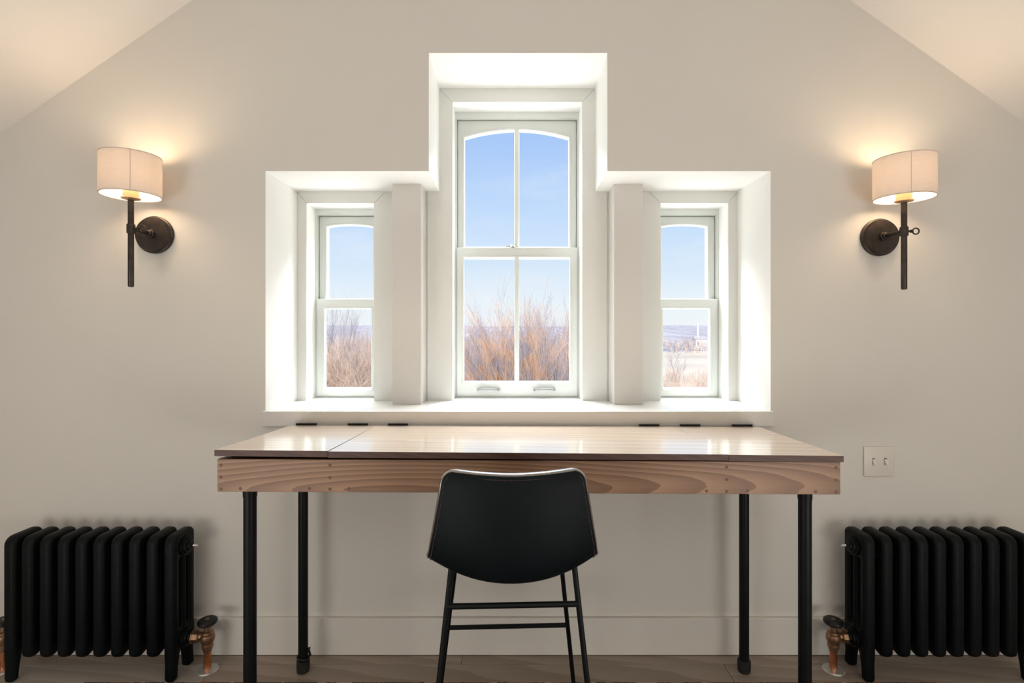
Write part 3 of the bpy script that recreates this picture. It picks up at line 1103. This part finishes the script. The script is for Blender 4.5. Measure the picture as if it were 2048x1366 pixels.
def shell_grid(offset):
    g = []
    for s in ss:
        yy, zz, w, lift = at_s(s)
        y2, z2, _, _ = at_s(min(tot, s + 0.004))
        y1, z1, _, _ = at_s(max(0, s - 0.004))
        tv = Vector((0, y2 - y1, z2 - z1)).normalized()
        nv = Vector((0, -tv.z, tv.y))           # towards the sitter
        if s < RC:
            w = w - RC * (1 - math.sqrt(max(0, 1 - ((RC - s) / RC) ** 2)))
        e = tot - s
        if e < 0.05:
            w = w - 0.05 * (1 - math.sqrt(max(0, 1 - ((0.05 - e) / 0.05) ** 2)))
        rw = []
        for i in range(NU + 1):
            u = -1 + 2 * i / NU
            u = math.sin(u * PI / 2) * 0.35 + u * 0.65
            p = Vector((CX0 + u * w, yy, zz)) + nv * (lift * (abs(u) ** 2.1))
            # the top edge dips between its corners
            if s < 0.12:
                p.z += (1 - s / 0.12) * (0.010 * abs(u) ** 1.7 - 0.004)
            # local normal for thickness
            slope = 2.1 * lift * abs(u) ** 1.1 * (1 if u > 0 else -1) / max(w, 0.01)
            nn = (nv + Vector((-slope, 0, 0))).normalized()
            rw.append(p + nn * offset)
        g.append(rw)
    return g


def grid_faces(b, g, flip=False):
    V = [[b.verts.new(p) for p in rw] for rw in g]
    for i in range(len(V) - 1):
        for j in range(NU):
            q = (V[i][j], V[i][j + 1], V[i + 1][j + 1], V[i + 1][j])
            b.faces.new(q if not flip else tuple(reversed(q)))
    return V


def rim(V):
    return V[0] + [r[-1] for r in V[1:-1]] + list(reversed(V[-1])) + [r[0] for r in reversed(V[1:-1])]


b = bmesh.new()
ga, gb = shell_grid(TH), shell_grid(-TH)
Va = grid_faces(b, ga)
Vb = grid_faces(b, gb, True)
ra_, rb_ = rim(Va), rim(Vb)
for i in range(len(ra_)):
    j = (i + 1) % len(ra_)
    b.faces.new((ra_[i], ra_[j], rb_[j], rb_[i]))
shell = obj('seat_shell', b, LEATHER, chair, smooth=60)
gm = shell_grid(0)
rim_pts = rim(gm)
rim_pts = [Vector(p) for p in rim_pts]


def loop_tube(bm, pts, ra, rb, seg=10):
    """closed soft edge roll round the rim of the shell"""
    n_ = len(pts)
    rings = []
    cen = sum(pts, Vector()) / n_
    for i in range(n_):
        T = (pts[(i + 1) % n_] - pts[i - 1]).normalized()
        N = Va_n[i]
        N = (N - T * N.dot(T)).normalized()
        B = T.cross(N)
        rings.append([bm.verts.new(pts[i] + N * (ra * math.cos(2 * PI * k / seg)) + B * (rb * math.sin(2 * PI * k / seg))) for k in range(seg)])
    for i in range(n_):
        a, c = rings[i], rings[(i + 1) % n_]
        for k in range(seg):
            bm.faces.new((a[k], a[(k + 1) % seg], c[(k + 1) % seg], c[k]))
    return bm


ra_p, rb_p = [Vector(p) for p in rim(ga)], [Vector(p) for p in rim(gb)]
Va_n = [(p - q).normalized() for p, q in zip(ra_p, rb_p)]
obj('edge_piping', loop_tube(bmesh.new(), rim_pts, TH + 0.0012, 0.0068), PIPING, shell, smooth=60)
# saddle stitches just inside the rim on the outer face
st = bmesh.new()
acc = 0.0
n_ = len(rb_p)
inn = []
cen = Vector((CX0, -0.74, 0.76))
for i in range(n_):
    T = (rb_p[(i + 1) % n_] - rb_p[i - 1]).normalized()
    B = T.cross(Va_n[i])
    p = rb_p[i] - B * 0.0095
    q = rb_p[i] + B * 0.0095
    c = sum(rb_p, Vector()) / n_
    inn.append(p if (p - c).length < (q - c).length else q)
for i in range(n_):
    a, c = inn[i], inn[(i + 1) % n_]
    L_ = (c - a).length
    if L_ < 1e-5:
        continue
    k = 0
    pos = (0.0052 - acc % 0.0052)
    while pos < L_:
        p = a.lerp(c, pos / L_) - Va_n[i] * 0.0006
        dvec = (c - a).normalized() * 0.0017
        tube(st, [p - dvec, p - Va_n[i] * 0.0007, p + dvec], [0.0003, 0.0010, 0.0003], 4, cap=False)
        pos += 0.0052
    acc += L_
o = obj('stitching', st, THREAD, shell, smooth=None)
o['kind'] = 'stuff'

rearL = [(-0.1515, -0.700, 0.672), (-0.168, -0.714, 0.50), (-0.219, -0.748, 0.009)]


def leg_pts(s, top, foot, bend):
    """straight leg that turns inwards at the very top to meet the seat frame"""
    t = Vector((CX0 + s * top[0], top[1], top[2]))
    f = Vector((CX0 + s * foot[0], foot[1], foot[2]))
    d_ = (f - t)
    pts = [t, t + d_ * 0.06]
    pts += [t + d_ * k for k in (0.2, 0.5, 0.8, 1.0)]
    return [tuple(p) for p in pts]


TR = 0.0072
rt, rf = (0.154, -0.698, 0.663), (0.222, -0.748, 0.009)
ft, ff = (0.155, -0.375, 0.612), (0.231, -0.220, 0.009)
for s in (-1, 1):
    obj('rear_leg', tube(bmesh.new(), leg_pts(s, rt, rf, 1), TR, 12), STEEL, chair)
    fp = leg_pts(s, ft, ff, -1)
    obj('front_leg', tube(bmesh.new(), fp, TR, 12), STEEL, chair)


def on(t, f, z):
    k = (t[2] - z) / (t[2] - f[2])
    return [t[i] + (f[i] - t[i]) * k for i in range(3)]


p = on(rt, rf, 0.561)
obj('rear_rung', tube(bmesh.new(), [(CX0 - p[0], p[1], p[2]), (CX0 + p[0], p[1], p[2])], TR, 12), STEEL, chair)
p = on(ft, ff, 0.268)
obj('front_rung', tube(bmesh.new(), [(CX0 - p[0], p[1], p[2]), (CX0 + p[0], p[1], p[2])], TR, 12), STEEL, chair)
fr = bmesh.new()
for s in (-1, 1):
    tube(fr, [(CX0 + s * 0.112, -0.60, 0.618), (CX0 + s * 0.112, -0.52, 0.612), (CX0 + s * 0.112, -0.385, 0.613)], TR, 10)
tube(fr, [(CX0 - 0.12, -0.385, 0.613), (CX0 + 0.12, -0.385, 0.613)], TR, 10)
obj('seat_frame', fr, STEEL, chair)
chair.rotation_euler = (0, 0, R(2.2))

# ------------------------------------------------------------------ rug
RX0, RX1, RYF, RYN = -1.516, 1.498, -0.176, -2.5
rug = thing('rug', 'dark woven rag rug with rust, cream and black yarns under the desk and chair', 'rug', ((RX0 + RX1) / 2, (RYF + RYN) / 2, 0))
obj('rug_base', box(RX0 + 0.002, RX1 - 0.002, RYN, RYF - 0.004, 0.0003, 0.005), RUGM[0], rug, smooth=None)
random.seed(11)
wv = bmesh.new()
yy = RYF - 0.005
rowi = 0
pal = [0, 0, 0, 1, 3, 0, 2, 0, 5, 4, 6, 0, 1, 0]
cur = 0
while yy > RYF - 0.30:
    x = RX0 + random.uniform(0, 0.01)
    while x < RX1 - 0.012:
        if random.random() < 0.45:
            cur = random.choice(pal)
        L_ = random.uniform(0.011, 0.017)
        sk = 0.004
        f0 = len(wv.faces)
        tube(wv, [(x, yy - sk, 0.0035), (x + L_ * 0.3, yy - sk * 0.4, 0.0062), (x + L_ * 0.7, yy + sk * 0.4, 0.0062), (x + L_, yy + sk, 0.0035)],
             [0.0016, 0.0032, 0.0032, 0.0016], 5, cap=False)
        wv.faces.ensure_lookup_table()
        for k in range(f0, len(wv.faces)):
            wv.faces[k].material_index = cur
        x += L_ * 0.62
    yy -= 0.0085
    rowi += 1
o = obj('woven_yarn', wv, RUGM, rug, smooth=None)
o['kind'] = 'stuff'
# the rest of the rug: coarser bands, one strip of yarn each
bands = bmesh.new()
while yy > RYN + 0.01:
    f0 = len(bands.faces)
    tube(bands, [(RX0, yy, 0.004), (RX1, yy, 0.004)], 0.0048, 6)
    bands.faces.ensure_lookup_table()
    c = random.choice(pal)
    for k in range(f0, len(bands.faces)):
        bands.faces[k].material_index = c
    yy -= 0.0095
o = obj('yarn_bands', bands, RUGM, rug, smooth=None)
o['kind'] = 'stuff'

# ------------------------------------------------------------------ outdoors
GZ = -7.5
b = bmesh.new()
nx, ny = 240, 70
V = []
for j in range(ny + 1):
    t = j / ny
    yy = 6 + 1400 * t ** 2.2
    rw = []
    for i in range(nx + 1):
        x = (-1 + 2 * i / nx) * (40 + yy * 0.9)
        z = GZ + 0.25 * noise.noise(Vector((x * 0.05, yy * 0.05, 0)))
        if yy > 205:
            k = min(1, (yy - 205) / 620)
            z += k * (15.5 + 2.2 * noise.noise(Vector((x * 0.006, yy * 0.004, 3))) + 1.1 * noise.noise(Vector((x * 0.035, yy * 0.01, 3))) + 0.9 * noise.noise(Vector((x * 0.13, yy * 0.02, 7))))
        rw.append(b.verts.new((x, yy, z)))
    V.append(rw)
fi = []
for j in range(ny):
    for i in range(nx):
        f = b.faces.new((V[j][i], V[j][i + 1], V[j + 1][i + 1], V[j + 1][i]))
        f.material_index = 1 if V[j][i].co.y > 200 else 0
gr = obj('ground', b, [FIELD, HILL], smooth=60)
struct(gr)
gr['label'] = 'pale dry field with hazy wooded hills far beyond'
gr['category'] = 'ground'


def branch(bm, p, d, L, r, depth, rng, spread, up, seg=4):
    """a crooked tapering branch with side branches; fills bm (list of two: stems, twigs)"""
    n = 4 if depth > 0 else 3
    pts, rads = [p.copy()], [r]
    q = p.copy()
    dd = d.copy()
    for i in range(n):
        dd = (dd + Vector((rng.uniform(-1, 1), rng.uniform(-1, 1), rng.uniform(-1, 1))) * 0.13 + Vector((0, 0, up))).normalized()
        q = q + dd * (L / n)
        pts.append(q.copy())
        rads.append(r * (1 - 0.75 * (i + 1) / n))
    tgt = bm[0] if depth >= 2 else bm[1]
    tube(tgt, pts, rads, seg if depth >= 2 else 3, cap=False)
    if depth == 0:
        return
    k = {3: 8, 2: 7, 1: 5}[depth]
    for i in range(k):
        t = 0.22 + 0.78 * (i + rng.random()) / k
        t = min(t, 0.99)
        f = t * n
        i0 = min(int(f), n - 1)
        pp = pts[i0].lerp(pts[i0 + 1], f - i0)
        base = (pts[i0 + 1] - pts[i0]).normalized()
        rv = Vector((rng.uniform(-1, 1), rng.uniform(-1, 1), rng.uniform(-0.4, 1)))
        nd = (base * (1 - spread) + rv.normalized() * spread).normalized()
        branch(bm, pp, nd, L * rng.uniform(0.38, 0.6), max(r * (1 - 0.75 * t) * 0.6, 0.013), depth - 1, rng, spread, up, seg)


def tree_meshes(seed, H, r, stems, lean, spread, up, matS, matT, minr, depth=3):
    rng = random.Random(seed)
    bm = [bmesh.new(), bmesh.new()]
    for s in range(stems):
        if stems == 1:
            d0 = Vector((lean[0], 0, 1)).normalized()
            p0 = Vector((0, 0, 0))
        else:
            t = s / (stems - 1)
            d0 = Vector((lean[0] + (lean[1] - lean[0]) * t + rng.uniform(-.05, .05), rng.uniform(-0.2, 0.2), 1)).normalized()
            p0 = Vector((rng.uniform(-.5, .5), rng.uniform(-.5, .5), 0))
        branch(bm, p0, d0, H * rng.uniform(0.84, 1.0), r * rng.uniform(0.7, 1.1), depth, rng, spread, up)
    out = []
    top = max(v.co.z for q in bm for v in q.verts)
    k = H / top
    for q in bm:
        for v in q.verts:
            v.co *= k
    for nm, q, m in (('trunk', bm[0], matS), ('twigs', bm[1], matT)):
        me = bpy.data.meshes.new(nm)
        q.to_mesh(me)
        q.free()
        if isinstance(m, list):
            for x in m:
                me.materials.append(x)
            for p in me.polygons:
                if noise.noise(Vector(p.center) * 1.1) > 0.03:
                    p.material_index = 1
        else:
            me.materials.append(m)
        out.append(me)
    return out


def plant(name, label, cat, meshes, loc, rz=0, sc=(1, 1, 1), group=None):
    root = thing(name, label, cat, loc, group)
    root.rotation_euler = (0, 0, rz)
    root.scale = sc
    for nm, me in zip(('trunk', 'twigs'), meshes):
        o = bpy.data.objects.new(nm, me)
        C.objects.link(o)
        o.parent = root
        if nm == 'twigs':
            o['kind'] = 'stuff'
    return root


def at(px, d):
    """ground point seen at picture column px, d metres ahead of the camera"""
    return ((px - 1024) * d / 1034.0, d - 2.0, GZ)


# big leaning many-stemmed tree in the middle window
big = tree_meshes(3, 12.5, 0.085, 34, (-0.72, 0.22), 0.24, 0.015, TRUNK, [TWIGO, TWIGG], 0.01)
plant('bare_tree', 'large many-stemmed russet tree leaning left, in the middle window', 'tree', big, at(1055, 31))
tall = tree_meshes(8, 12.0, 0.13, 3, (-0.10, 0.12), 0.30, 0.08, TRUNKD, TWIGG, 0.01)
plant('bare_tree', 'tall dark upright bare tree at the right edge of the middle window', 'tree', tall, at(1130, 36), 0.4)
tall2 = tree_meshes(21, 12.0, 0.11, 4, (-0.2, 0.24), 0.32, 0.06, TRUNK, TWIGG, 0.01)
plant('bare_tree', 'grey bare tree just right of the middle window glazing bar', 'tree', tall2, at(1066, 40), 1.0)
slim = tree_meshes(13, 11.6, 0.10, 2, (-0.05, 0.08), 0.26, 0.1, TRUNK, TWIGG, 0.01)
plant('bare_tree', 'slender forked bare tree rightmost above the thicket in the left window', 'tree', slim, at(733, 44), 0.2)
plant('bare_tree', 'slender bare tree in the middle of the left window, above the thicket', 'tree', slim, at(703, 47), 2.0, (1, 1, 1.03))
plant('bare_tree', 'thin pale bare tree leftmost above the thicket in the left window', 'tree', tall2, at(673, 52), 0.6, (0.8, 0.8, 1.08))
lone = tree_meshes(31, 6.9, 0.17, 1, (0.03, 0), 0.45, 0.03, TRUNK, TWIGG, 0.01)
plant('bare_tree', 'lone small bare tree before the pale field in the right window', 'tree', lone, at(1356, 62), 0.0, (1, 1, 1))

shr = [tree_meshes(50 + k, 8.6, 0.06, 9, (-0.4, 0.4), 0.42, 0.03, m, t, 0.01) for k, (m, t) in
       enumerate(((TRUNK, [TWIGO, TWIGG]), (TRUNK, [TWIGG, TWIGP]), (TRUNK, [TWIGP, TWIGP]), (TRUNKD, [TWIGO, TWIGG])))]
rng = random.Random(5)
for k, px in enumerate((640, 668, 690, 712, 735, 758, 655, 680, 702, 724, 748)):
    dd = 46 + 8 * (k % 3) + rng.uniform(-2, 2)
    plant('bare_shrub', 'pale tan shrub of the dense thicket filling the lower left window', 'shrub', shr[2], at(px, dd), rng.uniform(0, 6), (1, 1, 1.0 + 0.06 * (k % 3)), 'thicket in the left window')
for k, px in enumerate((925, 948, 972, 1000, 1028, 1054, 1076, 1128, 1150)):
    dd = 44 + 7 * (k % 3) + rng.uniform(-2, 2)
    plant('bare_shrub', 'russet and grey shrub of the thicket filling the lower middle window', 'shrub', shr[(0, 1, 3, 0, 1)[k % 5]], at(px, dd), rng.uniform(0, 6), (1, 1, 0.98 + 0.05 * (k % 3)), 'thicket in the middle window')
for k, px in enumerate((1310, 1328, 1345, 1372, 1392, 1412, 1432)):
    dd = 48 + 6 * (k % 3)
    plant('bare_shrub', 'low pinkish shrub at the foot of the right window view', 'shrub', shr[2], at(px, dd), rng.uniform(0, 6), (0.75, 0.75, 0.50 + 0.05 * (k % 3)), 'shrubs in the right window')

# white building with a tall chimney far off
bx, by, bz = at(1398, 250)
fb = thing('far_building', 'white building with a tall thin chimney far off in the right window', 'building', (bx, by, GZ))
wl = obj('wall', box(bx - 2.6, bx + 2.8, by - 3, by + 3, GZ, GZ + 4.2), BUILD, fb, smooth=None)
b = bmesh.new()
vv = [b.verts.new(p) for p in ((bx - 2.9, by - 3.3, GZ + 4.2), (bx + 3.1, by - 3.3, GZ + 4.2), (bx + 3.1, by + 3.3, GZ + 4.2), (bx - 2.9, by + 3.3, GZ + 4.2),
                               (bx - 2.9, by, GZ + 5.8), (bx + 3.1, by, GZ + 5.8))]
for f in ((0, 1, 5, 4), (2, 3, 4, 5), (0, 4, 3), (1, 2, 5), (3, 2, 1, 0)):
    b.faces.new([vv[i] for i in f])
obj('roof', b, ROOFG, fb, smooth=None)
obj('chimney', lathe(bmesh.new(), [(0, 0), (0.55, 0), (0.42, 11.6), (0.5, 11.7), (0.5, 12.2), (0, 12.2)], (bx - 0.7, by - 0.5, GZ), (0, 0, 1), 12), BUILD, fb)
for k in (-1.6, 0.3, 1.9):
    obj('far_window', box(bx + k - 0.35, bx + k + 0.35, by - 3.05, by - 2.9, GZ + 1.6, GZ + 2.9), ROOFG, wl, smooth=None)

# hazy belt of bare trees where the field meets the hills, too far to tell one from the next
rng = random.Random(77)
q = [bmesh.new(), bmesh.new()]
for a, c in ((630, 770), (915, 1150), (1300, 1445)):
    for k in range(int((c - a) / 1.7)):
        dd = rng.uniform(194, 224)
        gx, gy, gz = at(a + (c - a) * rng.random(), dd)
        h = rng.uniform(2.6, 5.2)
        branch(q, Vector((gx, gy, GZ - 0.2)), Vector((rng.uniform(-.15, .15), 0, 1)), h, 0.16, 2, rng, 0.45, 0.03)
merge(q[0], q[1])
for f in q[0].faces:
    f.material_index = 1 if noise.noise(f.calc_center_median() * 0.25) > 0.0 else 0
belt = obj('tree_belt', q[0], [TWIGP, TWIGG], smooth=None)
tag(belt, 'hazy belt of bare trees along the far edge of the field', 'trees', kind='stuff')

bpy.context.view_layer.update()
